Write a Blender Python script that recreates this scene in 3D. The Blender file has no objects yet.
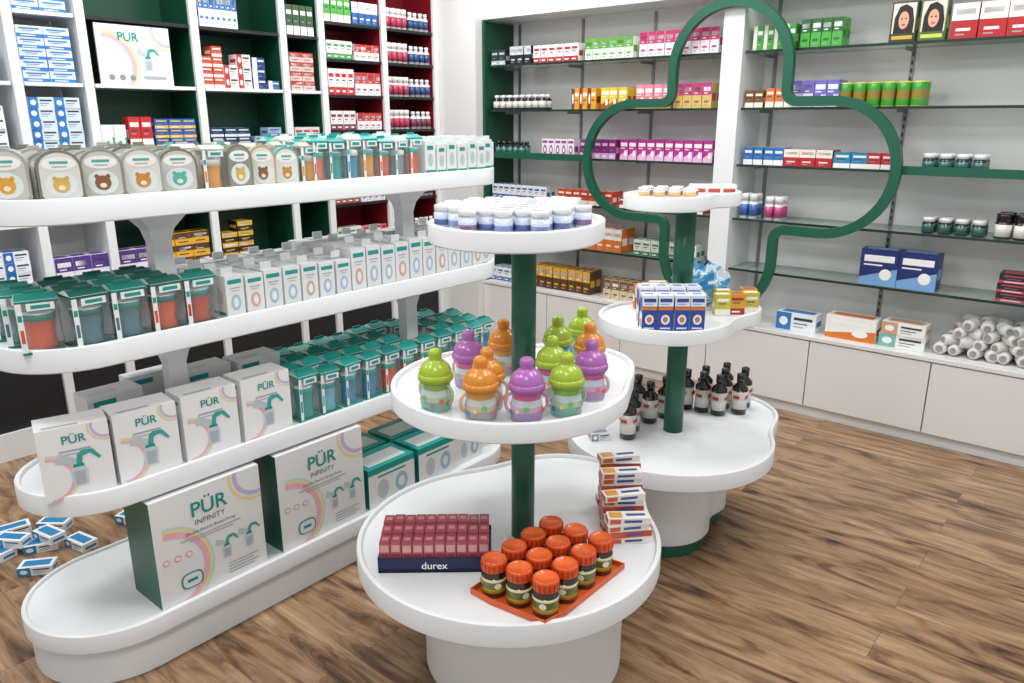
import bpy, math, random
from mathutils import Vector, Matrix, noise as mnoise
random.seed(11)
D = bpy.data
sc = bpy.context.scene
COL = sc.collection

# ---------------------------------------------------------------- helpers
def lin(h, a=1.0):
    h = h.lstrip('#')
    r = []
    for i in (0, 2, 4):
        c = int(h[i:i+2], 16) / 255.0
        r.append(c / 12.92 if c <= 0.04045 else ((c + 0.055) / 1.055) ** 2.4)
    return (r[0], r[1], r[2], a)

def pmat(name, col, rough=0.4, metal=0.0, noise=0.04, scale=8.0, alpha=1.0, emit=None, spec=0.5, coat=0.0, bump=0.0):
    m = D.materials.new(name)
    m.use_nodes = True
    nt = m.node_tree
    b = nt.nodes['Principled BSDF']
    b.inputs['Roughness'].default_value = rough
    b.inputs['Metallic'].default_value = metal
    b.inputs['Specular IOR Level'].default_value = spec
    b.inputs['Coat Weight'].default_value = coat
    b.inputs['Alpha'].default_value = alpha
    tc = nt.nodes.new('ShaderNodeTexCoord')
    n = nt.nodes.new('ShaderNodeTexNoise')
    n.inputs['Scale'].default_value = scale
    nt.links.new(tc.outputs['Object'], n.inputs['Vector'])
    mx = nt.nodes.new('ShaderNodeMix'); mx.data_type = 'RGBA'
    nt.links.new(n.outputs['Fac'], mx.inputs['Factor'])
    if col == 'ATTR':
        at = nt.nodes.new('ShaderNodeAttribute'); at.attribute_name = 'Col'
        hs = nt.nodes.new('ShaderNodeHueSaturation'); hs.inputs['Value'].default_value = 1 - noise
        nt.links.new(at.outputs['Color'], mx.inputs['A'])
        nt.links.new(at.outputs['Color'], hs.inputs['Color'])
        nt.links.new(hs.outputs['Color'], mx.inputs['B'])
    else:
        c = lin(col)
        mx.inputs['A'].default_value = c
        mx.inputs['B'].default_value = (c[0]*(1-noise), c[1]*(1-noise), c[2]*(1-noise), 1)
    nt.links.new(mx.outputs['Result'], b.inputs['Base Color'])
    if bump:
        bp = nt.nodes.new('ShaderNodeBump'); bp.inputs['Strength'].default_value = bump
        nt.links.new(n.outputs['Fac'], bp.inputs['Height'])
        nt.links.new(bp.outputs['Normal'], b.inputs['Normal'])
    if emit:
        b.inputs['Emission Color'].default_value = lin(col)
        b.inputs['Emission Strength'].default_value = emit
    return m

M_CARTON = pmat('printed_carton', 'ATTR', 0.38)
M_PLASTIC = pmat('moulded_plastic', 'ATTR', 0.22)
M_GLOSS = pmat('glossy_bottle', 'ATTR', 0.1, coat=0.4)
M_CLOTH = pmat('folded_fabric', 'ATTR', 0.9, noise=0.25, scale=60, bump=0.3)
M_CLEAR = pmat('clear_plastic_wrap', '#dfeeee', 0.08, alpha=0.10)
M_TRANS = pmat('translucent_plastic', 'ATTR', 0.15, alpha=0.66)
M_WHITE = pmat('white_laminate', '#e4e7e8', 0.32, noise=0.02)
M_WALL = pmat('white_wall_paint', '#e2e1de', 0.6, noise=0.03)
M_CAB = pmat('white_cabinet_lacquer', '#e2e1df', 0.25, noise=0.02)
M_BACK = pmat('light_grey_back_panel', '#dedfdd', 0.5, noise=0.03)
M_GREEN = pmat('dark_green_paint', '#165843', 0.35)
M_GREEND = pmat('deep_green_panel', '#0c4630', 0.4)
M_RED = pmat('deep_red_panel', '#7c111e', 0.4)
M_GLASS = pmat('green_tinted_glass_shelf', '#9fb9ae', 0.05, alpha=0.45)
M_EDGE = pmat('glass_shelf_edge', '#20332c', 0.2)
M_METAL = pmat('grey_metal_rail', '#8d8f90', 0.35, metal=0.7)
M_DARK = pmat('dark_laminate_and_shade', '#15181c', 0.5)  # shelf laminate; the same near-black paints shade in the open lower shelves
M_TEALTXT = pmat('teal_print', '#0f8f86', 0.5)
M_GREYTXT = pmat('grey_print', '#5b6266', 0.5)
M_WHTXT = pmat('white_print', '#f4f4f4', 0.5)
M_GAP = pmat('shadow_gap_grey', '#8f8f8c', 0.6)
CM = [M_CARTON, M_PLASTIC, M_GLOSS, M_CLEAR, M_CLOTH, M_TRANS]

def T(x, y, z, rz=0.0):
    return Matrix.Translation((x, y, z)) @ Matrix.Rotation(rz, 4, 'Z')

class MB:
    def __init__(s):
        s.v = []; s.f = []; s.c = []; s.m = []; s.sm = []
    def add(s, M, vs, fs, cols, mat=0, smooth=False):
        o = len(s.v)
        for p in vs:
            s.v.append(tuple(M @ Vector(p)))
        for i, f in enumerate(fs):
            s.f.append(tuple(k + o for k in f))
            s.c.append(cols[i] if isinstance(cols, list) else cols)
            s.m.append(mat); s.sm.append(smooth)
    def box(s, M, w, d, h, col, top=None, side=None, mat=0, tx=1.0, ty=1.0, z0=0.0):
        a, b = w/2, d/2
        c, e = a*tx, b*ty
        vs = [(-a,-b,z0),(a,-b,z0),(a,b,z0),(-a,b,z0),(-c,-e,z0+h),(c,-e,z0+h),(c,e,z0+h),(-c,e,z0+h)]
        fs = [(0,1,5,4),(1,2,6,5),(2,3,7,6),(3,0,4,7),(4,5,6,7),(3,2,1,0)]
        side = side or col; top = top or col
        s.add(M, vs, fs, [col, side, col, side, top, col], mat)
        return (M, w, d, h)
    def loc(s, fr, u, v, face, k):
        M, w, d, h = fr; e = 0.0006*k
        if face == 'F': return (-w/2+u*w, -d/2-e, v*h)
        if face == 'T': return (-w/2+u*w, -d/2+v*d, h+e)
        if face == 'R': return (w/2+e, -d/2+u*d, v*h)
        return (-w/2-e, d/2-u*d, v*h)
    def poly(s, fr, pts, col, face='F', k=1, mat=0):
        vs = [s.loc(fr, u, v, face, k) for u, v in pts]
        s.add(fr[0], vs, [tuple(range(len(vs)))], col, mat)
    def rect(s, fr, u0, v0, u1, v1, col, face='F', k=1):
        s.poly(fr, [(u0,v0),(u1,v0),(u1,v1),(u0,v1)], col, face, k)
    def ell(s, fr, u, v, ru, rv, col, face='F', k=1, n=14):
        s.poly(fr, [(u+ru*math.cos(2*math.pi*i/n), v+rv*math.sin(2*math.pi*i/n)) for i in range(n)], col, face, k)
    def arc(s, fr, cx, cz, r0, r1, a0, a1, col, k=1, n=24):
        # metric ring segment on the front face, clipped to it
        M, w, d, h = fr
        cl = lambda x, z: (max(-w/2, min(w/2, x)), max(0, min(h, z)))
        for i in range(n):
            t0 = math.radians(a0+(a1-a0)*i/n); t1 = math.radians(a0+(a1-a0)*(i+1)/n)
            q = [(cx+r*math.cos(t), cz+r*math.sin(t)) for r, t in ((r0,t0),(r1,t0),(r1,t1),(r0,t1))]
            if all(abs(x) >= w/2 or z < 0 or z > h for x, z in q): continue
            q = [cl(x, z) for x, z in q]
            s.poly(fr, [((x+w/2)/w, z/h) for x, z in q], col, 'F', k)
    def lathe(s, M, prof, cols, seg=14, mat=1, smooth=True, half=False):
        n = len(prof); vs = []; fs = []; cc = []
        for r, z in prof:
            for j in range(seg):
                t = 2*math.pi*j/seg
                vs.append((r*math.cos(t), r*math.sin(t), z))
        for i in range(n-1):
            for j in range(seg):
                k = (j+1) % seg
                fs.append((i*seg+j, i*seg+k, (i+1)*seg+k, (i+1)*seg+j))
                cc.append(cols[i] if isinstance(cols, list) else cols)
        fs.append(tuple(range((n-1)*seg, n*seg))); cc.append(cols[-1] if isinstance(cols, list) else cols)
        s.add(M, vs, fs, cc, mat, smooth)
    def tube(s, M, pts, r, col, mat=1, seg=7):
        vs = []; fs = []; n = len(pts)
        for i, (x, z) in enumerate(pts):
            x0, z0 = pts[max(i-1,0)]; x1, z1 = pts[min(i+1,n-1)]
            L = math.hypot(x1-x0, z1-z0) or 1; nx, nz = -(z1-z0)/L, (x1-x0)/L
            for j in range(seg):
                t = 2*math.pi*j/seg
                vs.append((x+nx*r*math.cos(t), r*math.sin(t), z+nz*r*math.cos(t)))
        for i in range(n-1):
            for j in range(seg):
                k = (j+1) % seg
                fs.append((i*seg+j, i*seg+k, (i+1)*seg+k, (i+1)*seg+j))
        s.add(M, vs, fs, col, mat, True)
    def prism(s, M, outline, d, col, side=None, mat=0):
        n = len(outline)
        vs = [(x,-d/2,z) for x,z in outline]+[(x,d/2,z) for x,z in outline]
        fs = [tuple(range(n)), tuple(range(2*n-1,n-1,-1))]
        cc = [col, col]
        for i in range(n):
            k = (i+1) % n
            fs.append((i, i+n, k+n, k)); cc.append(side or col)
        s.add(M, vs, fs, cc, mat)
    def finish(s, name, mats=None, parent=None):
        me = D.meshes.new(name)
        me.from_pydata(s.v, [], s.f)
        for m in (mats or CM): me.materials.append(m)
        me.polygons.foreach_set('material_index', s.m)
        me.polygons.foreach_set('use_smooth', s.sm)
        ca = me.color_attributes.new('Col', 'FLOAT_COLOR', 'CORNER')
        buf = []
        for f, c in zip(s.f, s.c):
            buf.extend(list(c)*len(f))
        ca.data.foreach_set('color', buf)
        me.update()
        ob = D.objects.new(name, me); COL.objects.link(ob)
        if parent: ob.parent = parent
        return ob

def cube(name, x0, x1, y0, y1, z0, z1, mat, parent=None, bevel=0.0):
    me = D.meshes.new(name)
    vs = [(x,y,z) for z in (z0,z1) for x,y in ((x0,y0),(x1,y0),(x1,y1),(x0,y1))]
    me.from_pydata(vs, [], [(0,3,2,1),(4,5,6,7),(0,1,5,4),(1,2,6,5),(2,3,7,6),(3,0,4,7)])
    me.materials.append(mat); me.update()
    ob = D.objects.new(name, me); COL.objects.link(ob)
    if bevel:
        b = ob.modifiers.new('bevel', 'BEVEL'); b.width = bevel; b.segments = 2
    if parent: ob.parent = parent
    return ob

def empty(name, loc=(0,0,0)):
    e = D.objects.new(name, None); COL.objects.link(e); e.empty_display_size = 0.1
    return e

def text(parent, fr, s, u, v, size, mat, face='F', bold=0.012):
    M, w, d, h = fr
    cu = D.curves.new('printed_lettering', 'FONT'); cu.body = s; cu.size = size
    cu.align_x = 'CENTER'; cu.align_y = 'CENTER'; cu.offset = size*bold
    cu.materials.append(mat)
    ob = D.objects.new('printed_lettering', cu); COL.objects.link(ob)
    ob.matrix_world = M @ Matrix.Translation(((u-.5)*w, -d/2-0.0025, v*h)) @ Matrix.Rotation(math.pi/2, 4, 'X')
    mw = ob.matrix_world.copy()
    ob.parent = parent
    ob.matrix_world = mw
    return ob

# outlines ------------------------------------------------------------
def blob(circles, k=0.07, n=110):
    cx = sum(c[0]*c[2] for c in circles)/sum(c[2] for c in circles)
    cy = sum(c[1]*c[2] for c in circles)/sum(c[2] for c in circles)
    def sdf(x, y):
        d = None
        for a, b, r in circles:
            e = math.hypot(x-a, y-b)-r
            if d is None: d = e
            else:
                hh = max(k-abs(d-e), 0)/k
                d = min(d, e)-hh*hh*k*0.25
        return d
    out = []
    for i in range(n):
        t = 2*math.pi*i/n; lo, hi = 0.0, 1.5
        r = 0.02
        while sdf(cx+r*math.cos(t), cy+r*math.sin(t)) < 0: r += 0.01
        lo, hi = r-0.01, r
        for _ in range(18):
            m = (lo+hi)/2
            if sdf(cx+m*math.cos(t), cy+m*math.sin(t)) < 0: lo = m
            else: hi = m
        out.append((cx+lo*math.cos(t), cy+lo*math.sin(t)))
    return out

def stadium(cx, y0, y1, R, n=24):
    out = []
    for i in range(n+1):
        t = math.pi+math.pi*i/n
        out.append((cx+R*math.cos(t), y0+R+R*math.sin(t)))
    for i in range(n+1):
        t = math.pi*i/n
        out.append((cx+R*math.cos(t), y1-R+R*math.sin(t)))
    return out

def slab(name, outline, z0, z1, mat, parent=None, lip=0.0, inset=0.0):
    n = len(outline)
    nor = []
    for i in range(n):
        a = outline[i-1]; b = outline[(i+1) % n]
        L = math.hypot(b[0]-a[0], b[1]-a[1]) or 1
        nor.append(((b[1]-a[1])/L, -(b[0]-a[0])/L))
    prof = [(0.004, z0), (0, z0+0.004), (0, z1+lip-0.004), (0.0015, z1+lip-0.0012), (0.004, z1+lip)]
    if lip: prof += [(0.013, z1+lip), (0.0155, z1+lip-0.003), (0.0165, z1)]
    vs = []; fs = []
    for ins, z in prof:
        for (x, y), (nx, ny) in zip(outline, nor):
            vs.append((x-nx*(ins+inset), y-ny*(ins+inset), z))
    for i in range(len(prof)-1):
        for j in range(n):
            k = (j+1) % n
            fs.append((i*n+j, i*n+k, (i+1)*n+k, (i+1)*n+j))
    sm = [True]*len(fs)
    fs.append(tuple(range((len(prof)-1)*n, len(prof)*n))); sm.append(False)
    fs.append(tuple(reversed(range(n)))); sm.append(False)
    me = D.meshes.new(name); me.from_pydata(vs, [], fs); me.materials.append(mat)
    me.polygons.foreach_set('use_smooth', sm)
    me.update()
    try: me.set_sharp_from_angle(angle=math.radians(35))
    except Exception: pass
    ob = D.objects.new(name, me); COL.objects.link(ob)
    if parent: ob.parent = parent
    return ob

def cyl(name, x, y, z0, z1, r0, r1, mat, parent=None, seg=32):
    b = MB(); b.lathe(T(x,y,0), [(r0,z0),(r1,z1)], (1,1,1,1), seg=seg, mat=0)
    b.f.append(tuple(reversed(range(seg)))); b.c.append((1,1,1,1)); b.m.append(0); b.sm.append(False)
    ob = b.finish(name, [mat], parent)
    for p in ob.data.polygons:
        if len(p.vertices) > 4: p.use_smooth = False
    return ob

# ---------------------------------------------------------------- room shell
XL, YB, XR, YF, ZC = -4.52, 4.58, 1.6, -1.4, 2.95
def floor_mat():
    m = D.materials.new('oak_plank_floor'); m.use_nodes = True
    nt = m.node_tree; b = nt.nodes['Principled BSDF']; L = nt.links.new
    tc = nt.nodes.new('ShaderNodeTexCoord')
    br = nt.nodes.new('ShaderNodeTexBrick')
    br.inputs['Scale'].default_value = 1.0
    br.inputs['Brick Width'].default_value = 1.25
    br.inputs['Row Height'].default_value = 0.165
    br.inputs['Mortar Size'].default_value = 0.0008
    br.inputs['Color1'].default_value = (0.3,0.3,0.3,1)
    br.inputs['Color2'].default_value = (0.7,0.7,0.7,1)
    br.inputs['Mortar'].default_value = (0.0,0.0,0.0,1)
    br.offset = 0.37
    L(tc.outputs['Object'], br.inputs['Vector'])
    mul = nt.nodes.new('ShaderNodeVectorMath'); mul.operation = 'MULTIPLY_ADD'
    L(br.outputs['Color'], mul.inputs[0]); mul.inputs[1].default_value = (7.3, 3.1, 5.0)
    L(tc.outputs['Object'], mul.inputs[2])
    mp = nt.nodes.new('ShaderNodeMapping'); mp.inputs['Scale'].default_value = (0.9, 5.2, 1.0)
    L(mul.outputs['Vector'], mp.inputs['Vector'])
    n1 = nt.nodes.new('ShaderNodeTexNoise'); n1.inputs['Scale'].default_value = 2.1; n1.inputs['Detail'].default_value = 8
    n1.inputs['Roughness'].default_value = 0.62; n1.inputs['Distortion'].default_value = 1.7
    L(mp.outputs['Vector'], n1.inputs['Vector'])
    mp2 = nt.nodes.new('ShaderNodeMapping'); mp2.inputs['Scale'].default_value = (1.6, 34, 1.0)
    L(mul.outputs['Vector'], mp2.inputs['Vector'])
    n2 = nt.nodes.new('ShaderNodeTexNoise'); n2.inputs['Scale'].default_value = 3.0; n2.inputs['Detail'].default_value = 4
    L(mp2.outputs['Vector'], n2.inputs['Vector'])
    cr = nt.nodes.new('ShaderNodeValToRGB'); e = cr.color_ramp.elements
    e[0].position = 0.30; e[0].color = lin('#422e20')
    e[1].position = 0.71; e[1].color = lin('#bd9f7c')
    x = e.new(0.40); x.color = lin('#745740')
    x = e.new(0.48); x.color = lin('#917356')
    x = e.new(0.59); x.color = lin('#a68667')
    L(n1.outputs['Fac'], cr.inputs['Fac'])
    mx = nt.nodes.new('ShaderNodeMix'); mx.data_type = 'RGBA'; mx.blend_type = 'OVERLAY'; mx.inputs['Factor'].default_value = 0.3
    L(cr.outputs['Color'], mx.inputs['A']); L(n2.outputs['Fac'], mx.inputs['B'])
    mx2 = nt.nodes.new('ShaderNodeMix'); mx2.data_type = 'RGBA'; mx2.blend_type = 'SOFT_LIGHT'; mx2.inputs['Factor'].default_value = 0.3
    L(mx.outputs['Result'], mx2.inputs['A']); L(br.outputs['Color'], mx2.inputs['B'])
    mx3 = nt.nodes.new('ShaderNodeMix'); mx3.data_type = 'RGBA'
    L(br.outputs['Fac'], mx3.inputs['Factor']); L(mx2.outputs['Result'], mx3.inputs['A']); mx3.inputs['B'].default_value = lin('#5a4432')
    L(mx3.outputs['Result'], b.inputs['Base Color'])
    b.inputs['Roughness'].default_value = 0.27
    bp = nt.nodes.new('ShaderNodeBump'); bp.inputs['Strength'].default_value = 0.05
    L(n2.outputs['Fac'], bp.inputs['Height']); L(bp.outputs['Normal'], b.inputs['Normal'])
    return m
cube('floor', XL-0.1, XR, YF, YB+0.1, -0.06, 0, floor_mat())
cube('ceiling', XL-0.1, XR, YF, YB+0.1, ZC, ZC+0.06, M_WALL)
cube('wall_back', XL-0.1, XR, YB, YB+0.1, 0, ZC, M_WALL)
cube('wall_left', XL-0.1, XL, YF, YB, 0, ZC, M_WALL)
cube('pillar', XL, -3.84, 4.18, YB, 0, ZC, M_WALL)

# ceiling lights
M_LED = pmat('led_diffuser', '#ffffff', 0.4, emit=3.0)
def ceiling_light(x, y, sx, sy, power):
    e = cube('ceiling_light', x-sx/2, x+sx/2, y-sy/2, y+sy/2, ZC-0.03, ZC-0.001, M_LED)
    l = D.lights.new('panel_emitter', 'AREA'); l.shape = 'RECTANGLE'; l.size = sx; l.size_y = sy; l.energy = power
    l.color = (0.975, 0.985, 1.0)
    o = D.objects.new('panel_emitter', l); COL.objects.link(o); o.location = (x, y, ZC-0.04); o.parent = e
for x in (-3.5, -1.9, -0.3):
    for y in (0.2, 1.9, 3.5):
        ceiling_light(x, y, 0.6, 0.6, 17)
w = D.worlds.new('shop_ambient'); sc.world = w; w.use_nodes = True
w.node_tree.nodes['Background'].inputs['Color'].default_value = (0.96, 0.98, 1.0, 1)
w.node_tree.nodes['Background'].inputs['Strength'].default_value = 0.65

# ---------------------------------------------------------------- back shelving
bs = empty('back_shelving_unit')
YFr = 4.25
cube('green_side', -3.84, -3.815, YFr, YB-0.002, 0.48, 2.3, M_GREEND, bs)
cube('header', -3.84, 1.2, YFr, YB-0.002, 2.31, ZC-0.002, M_WHITE, bs)
cube('centre_upright', -2.03, -1.91, YFr-0.01, YB-0.002, 0.48, 2.31, M_WHITE, bs)
cube('right_upright', 0.4, 0.5, YFr, YB-0.002, 0.48, 2.31, M_WHITE, bs)
cube('back_panel', -3.815, 0.4, YB-0.015, YB-0.002, 0.48, 2.31, M_BACK, bs)
SH = [2.01, 1.71, 1.40, 1.095, 0.80]
for a, b in ((-3.813, -2.032), (-1.908, 0.398)):
    for z in SH:
        cube('glass_shelf', a, b, 4.285, YB-0.017, z-0.010, z, M_GLASS, bs)
        cube('shelf_edge', a, b, 4.279, 4.285, z-0.012, z+0.001, M_EDGE, bs)
    n = 4
    for i in range(n):
        x = a+0.06+(b-a-0.12)*i/(n-1)
        cube('slotted_rail', x-0.010, x+0.010, YB-0.022, YB-0.014, 0.5, 2.3, M_METAL, bs)
        for q in range(45):
            cube('rail_slot', x-0.004, x+0.004, YB-0.0235, YB-0.0215, 0.52+q*.04, 0.54+q*.04, M_DARK, bs) if i in (1, 2) and b > 0 else None
        for z in SH:
            cube('shelf_bracket', x-0.004, x+0.004, 4.40, YB-0.02, z-0.028, z-0.011, M_METAL, bs)
for a, b in ((-3.84, -2.90), (-1.03, 0.5)):
    cube('green_band', a, b, 4.235, 4.262, 1.383, 1.425, M_GREEN, bs)
# base cabinet
bc = bs
cube('plinth', -3.84, 1.2, 4.27, YB-0.002, 0, 0.07, M_WHITE, bc)
cube('carcass', -3.84, 1.2, 4.262, YB-0.002, 0.07, 0.455, M_GAP, bc)
cube('worktop', -3.84, 1.2, 4.235, YB-0.002, 0.455, 0.48, M_CAB, bc, 0.003)
xs = [-3.84, -3.236, -2.616, -1.996, -1.376, -0.756, -0.136, 0.484, 1.104]
for a, b in zip(xs[:-1], xs[1:]):
    cube('door_panel', a+0.003, b-0.003, 4.24, 4.261, 0.068, 0.449, M_CAB, bc, 0.002)
cube('baseboard_back', 1.2, XR, YB-0.015, YB, 0, 0.08, M_WHITE)

# pharmacy cross outline
def cross():
    cx, cz, H, EX, EZ, F = -1.97, 1.40, 0.34, 0.93, 0.86, 0.06
    P = []
    for q in range(4):
        E = EX if q % 2 == 0 else EZ
        c, s = round(math.cos(q*math.pi/2)), round(math.sin(q*math.pi/2))
        loc = []
        for i in range(25):
            t = -math.pi/2+math.pi*i/24
            loc.append((E-H+H*math.cos(t), H*math.sin(t)))
        for i in range(9):
            t = -math.pi/2-math.pi/2*i/8
            loc.append((H+F+F*math.cos(t), H+F+F*math.sin(t)))
        for u, v in loc:
            P.append((cx+u*c-v*s, cz+u*s+v*c))
    n = len(P); hw = 0.025
    vs = []; fs = []
    for i in range(n):
        a = P[i-1]; b = P[(i+1) % n]; L = math.hypot(b[0]-a[0], b[1]-a[1])
        nx, nz = (b[1]-a[1])/L, -(b[0]-a[0])/L
        x, z = P[i]
        vs += [(x-nx*hw, 4.195, z-nz*hw), (x+nx*hw, 4.195, z+nz*hw), (x+nx*hw, 4.2345, z+nz*hw), (x-nx*hw, 4.2345, z-nz*hw)]
    for i in range(n):
        k = (i+1) % n
        for j in range(4):
            l = (j+1) % 4
            fs.append((i*4+j, i*4+l, k*4+l, k*4+j))
    me = D.meshes.new('pharmacy_cross_sign'); me.from_pydata(vs, [], fs); me.materials.append(M_GREEN); me.update()
    ob = D.objects.new('pharmacy_cross_sign', me); COL.objects.link(ob)
cross()

# ---------------------------------------------------------------- left cabinet unit
lw = empty('display_cabinet')
XF = -4.2
divs = [0.27, 0.85, 1.41, 1.73, 2.32, 2.88, 3.16, 3.67, 4.155]
cols_bg = [M_WALL, M_WALL, M_WALL, M_GREEND, M_GREEND, M_GREEND, M_RED, M_RED]
for i, y in enumerate(divs):
    cube('upright', XL+0.002, XF, y-0.022, y+0.022, 0.0, ZC-0.01, M_WHITE, lw)
LSH = [0.82, 1.16, 1.50, 1.82, 2.14]
for i in range(len(divs)-1):
    a, b = divs[i]+0.022, divs[i+1]-0.022
    cube('back_panel', XL+0.002, XL+0.015, a, b, 0.1, ZC-0.01, cols_bg[i], lw)
    if i >= 3:
        m = cols_bg[i]
        cube('side_lining', XL+0.015, XF-0.02, b-0.006, b-0.0005, 0.82, ZC-0.01, m, lw)
        cube('side_lining', XL+0.015, XF-0.02, a+0.0005, a+0.006, 0.82, ZC-0.01, m, lw)
    zs = LSH if i < 6 else [0.82, 1.10, 1.34, 1.58, 1.80, 2.02, 2.24]
    for z in zs:
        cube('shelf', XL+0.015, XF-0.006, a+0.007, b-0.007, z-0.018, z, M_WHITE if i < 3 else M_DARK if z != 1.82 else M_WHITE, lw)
    cube('open_shelf_shade', XF-0.04, XF-0.02, a+0.003, b-0.003, 0.14, 0.80, M_DARK, lw)  # dark sheet standing in for deep shade inside open lower shelves
    cube('plinth', XF-0.03, XF-0.002, a, b, 0.0, 0.14, M_WHITE, lw)

# ---------------------------------------------------------------- generic products
def carton(mb, M, w, d, h, base, acc, style=0):
    fr = mb.box(M, w, d, h, base)
    W = lin('#f4f4f2'); K = lin('#3a3f46'); G = lin('#9aa0a6')
    if style == 0:
        mb.rect(fr, 0, 0, 1, .30, acc); mb.rect(fr, .12, .68, .88, .82, acc); mb.rect(fr, .2, .54, .7, .59, K); mb.rect(fr, .2, .44, .6, .47, G); mb.rect(fr, .15, .1, .7, .18, W, k=2)
    elif style == 1:
        mb.rect(fr, 0, 0, .38, 1, acc); mb.rect(fr, .45, .62, .92, .78, W if base[0]+base[1]+base[2] < 1.5 else K); mb.rect(fr, .45, .4, .8, .46, K); mb.rect(fr, .45, .2, .7, .26, G); mb.ell(fr, .19, .5, .11, .26, W, k=2)
    elif style == 2:
        mb.ell(fr, .5, .4, .3, .26, acc); mb.rect(fr, .1, .76, .9, .9, acc); mb.ell(fr, .5, .4, .16, .14, W, k=2)
    elif style == 3:
        mb.rect(fr, 0, .52, 1, 1, acc); mb.rect(fr, .12, .68, .88, .84, W); mb.rect(fr, .2, .22, .75, .3, acc); mb.rect(fr, .2, .1, .55, .14, G); mb.rect(fr, .2, .58, .6, .62, W, k=2)
    elif style == 4:
        mb.poly(fr, [(0,0),(1,0),(1,.5),(0,.2)], acc); mb.rect(fr, .1, .66, .9, .84, W); mb.ell(fr, .7, .32, .16, .16, W, k=2); mb.rect(fr, .1, .55, .6, .59, W)
    elif style == 5:   # portrait on hair colour box
        mb.rect(fr, .06, .10, .94, .96, lin('#d9d4c8')); mb.poly(fr, [(.12,.12),(.14,.6),(.3,.88),(.55,.93),(.8,.82),(.9,.5),(.88,.12)], lin('#1c100c'), k=2)
        mb.ell(fr, .5, .54, .20, .22, lin('#dba588'), k=3); mb.ell(fr, .42, .58, .04, .02, lin('#2a1712'), k=4); mb.ell(fr, .58, .58, .04, .02, lin('#2a1712'), k=4); mb.ell(fr, .5, .43, .07, .025, lin('#b0303a'), k=4)
        mb.rect(fr, .0, .0, 1, .22, base, k=4); mb.rect(fr, .1, .07, .9, .16, acc, k=5)
    mb.rect(fr, .1, .2, .9, .8, acc, 'T')
    mb.rect(fr, .15, .3, .85, .6, acc, 'R'); mb.rect(fr, .15, .3, .85, .6, acc, 'L')
    return fr

def bottle(mb, M, dia, h, body, cap, label, lab2=None, seg=14, neck=0.55):
    r = dia/2
    prof = [(r*.9,0),(r,.02*h),(r,.14*h),(r*1.012,.14*h),(r*1.012,.36*h),(r*1.012,.58*h),(r,.58*h),(r,.66*h),(r*neck,.77*h),(r*neck,.8*h),(r*(neck+.1),.8*h),(r*(neck+.1),.99*h),(r*neck,h)]
    lab2 = lab2 or label
    mb.lathe(M, prof, [body,body,body,label,lab2,body,body,body,body,cap,cap,cap], seg, 2)

def jar(mb, M, dia, h, body, cap, label, seg=14, lab2=None):
    r = dia/2
    prof = [(r*.92,0),(r,.03*h),(r,.1*h),(r*1.01,.1*h),(r*1.01,.36*h),(r*1.01,.58*h),(r,.58*h),(r,.66*h),(r*.82,.73*h),(r*.96,.73*h),(r*.98,.97*h),(r*.9,h)]
    mb.lathe(M, prof, [body,body,body,label,lab2 or label,body,body,body,cap,cap,cap], seg, 2)

def wallrow(mb, wall, a0, a1, z, w, h, d, base, acc, style=0, rows=2, stack=1, kind='carton', gap=0.004, cap='#f2f2f2', front=None):
    base, acc, cap = lin(base), lin(acc), lin(cap)
    n = max(1, int((a1-a0)/(w+gap)+0.001))
    for i in range(n):
        a = a0+(i+.5)*(w+gap)
        nst = stack if stack == 1 or random.random() > .3 else stack-1
        for r in range(rows):
            for s in range(nst):
                j = random.uniform(-.003, .003)
                if wall == 'B':
                    M = T(a, 4.30+d/2+r*(d+.003)+j, z+0.001+s*h, random.uniform(-.04,.04))
                else:
                    M = T(XF-0.02-d/2-r*(d+.003)+j, a, z+0.001+s*h, math.pi/2+random.uniform(-.04,.04))
                if kind == 'carton': carton(mb, M, w, d, h, base, acc, style)
                elif kind == 'bottle': bottle(mb, M, w, h, base, cap, acc, seg=10)
                elif kind == 'jar': jar(mb, M, w, h, base, cap, acc, seg=10)
                elif kind == 'can':
                    rr = w/2
                    mb.lathe(M, [(rr*.95,0),(rr,.03*h),(rr,.3*h),(rr,.65*h),(rr,.95*h),(rr*.9,h),(rr*.85,h*.97)], [cap,base,acc,base,cap,cap], 12, 2)

# back shelving products
m = MB(); B = lambda *a, **k: wallrow(m, 'B', *a, **k)
z = 2.01
B(-3.80,-3.64,z,.062,.10,.06,'#2c3238','#b9c2c4',0)
B(-3.63,-3.44,z,.058,.115,.06,'#22262c','#c8ccd0',3)
B(-3.42,-3.02,z,.058,.11,.06,'#f1efec','#b3303a',0)
B(-3.00,-2.62,z,.056,.125,.06,'#e8efe2','#5fae3a',3)
B(-2.60,-2.06,z,.054,.14,.07,'#f0e6ec','#c22a6a',3)
z = 1.71
B(-3.80,-3.30,z,.055,.10,.055,'#24221f','#dcd8cf',kind='bottle',cap='#f3f3f3')
B(-3.10,-2.88,z,.062,.13,.06,'#e9a02c','#7a3a1c',1)
B(-2.87,-2.64,z,.062,.13,.06,'#e9c83c','#9a5a2c',4)
B(-2.61,-2.36,z,.058,.14,.06,'#e88aa0','#f0d37a',4)
B(-2.35,-2.06,z,.058,.14,.06,'#d8c26a','#c23a7a',3)
z = 1.40
B(-3.78,-3.50,z,.05,.095,.05,'#1d2326','#3f7a74',kind='bottle',cap='#202020')
B(-3.34,-3.06,z,.050,.12,.06,'#f1ecf2','#a03a86',2)
B(-3.02,-2.72,z,.052,.12,.06,'#8a2a7c','#e7b9dc',0)
B(-2.71,-2.06,z,.060,.125,.06,'#b52a8c','#e7b9dc',4)
z = 1.095
B(-3.80,-3.25,z,.052,.10,.05,'#eef0f2','#406aa8',0,stack=1)
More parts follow.
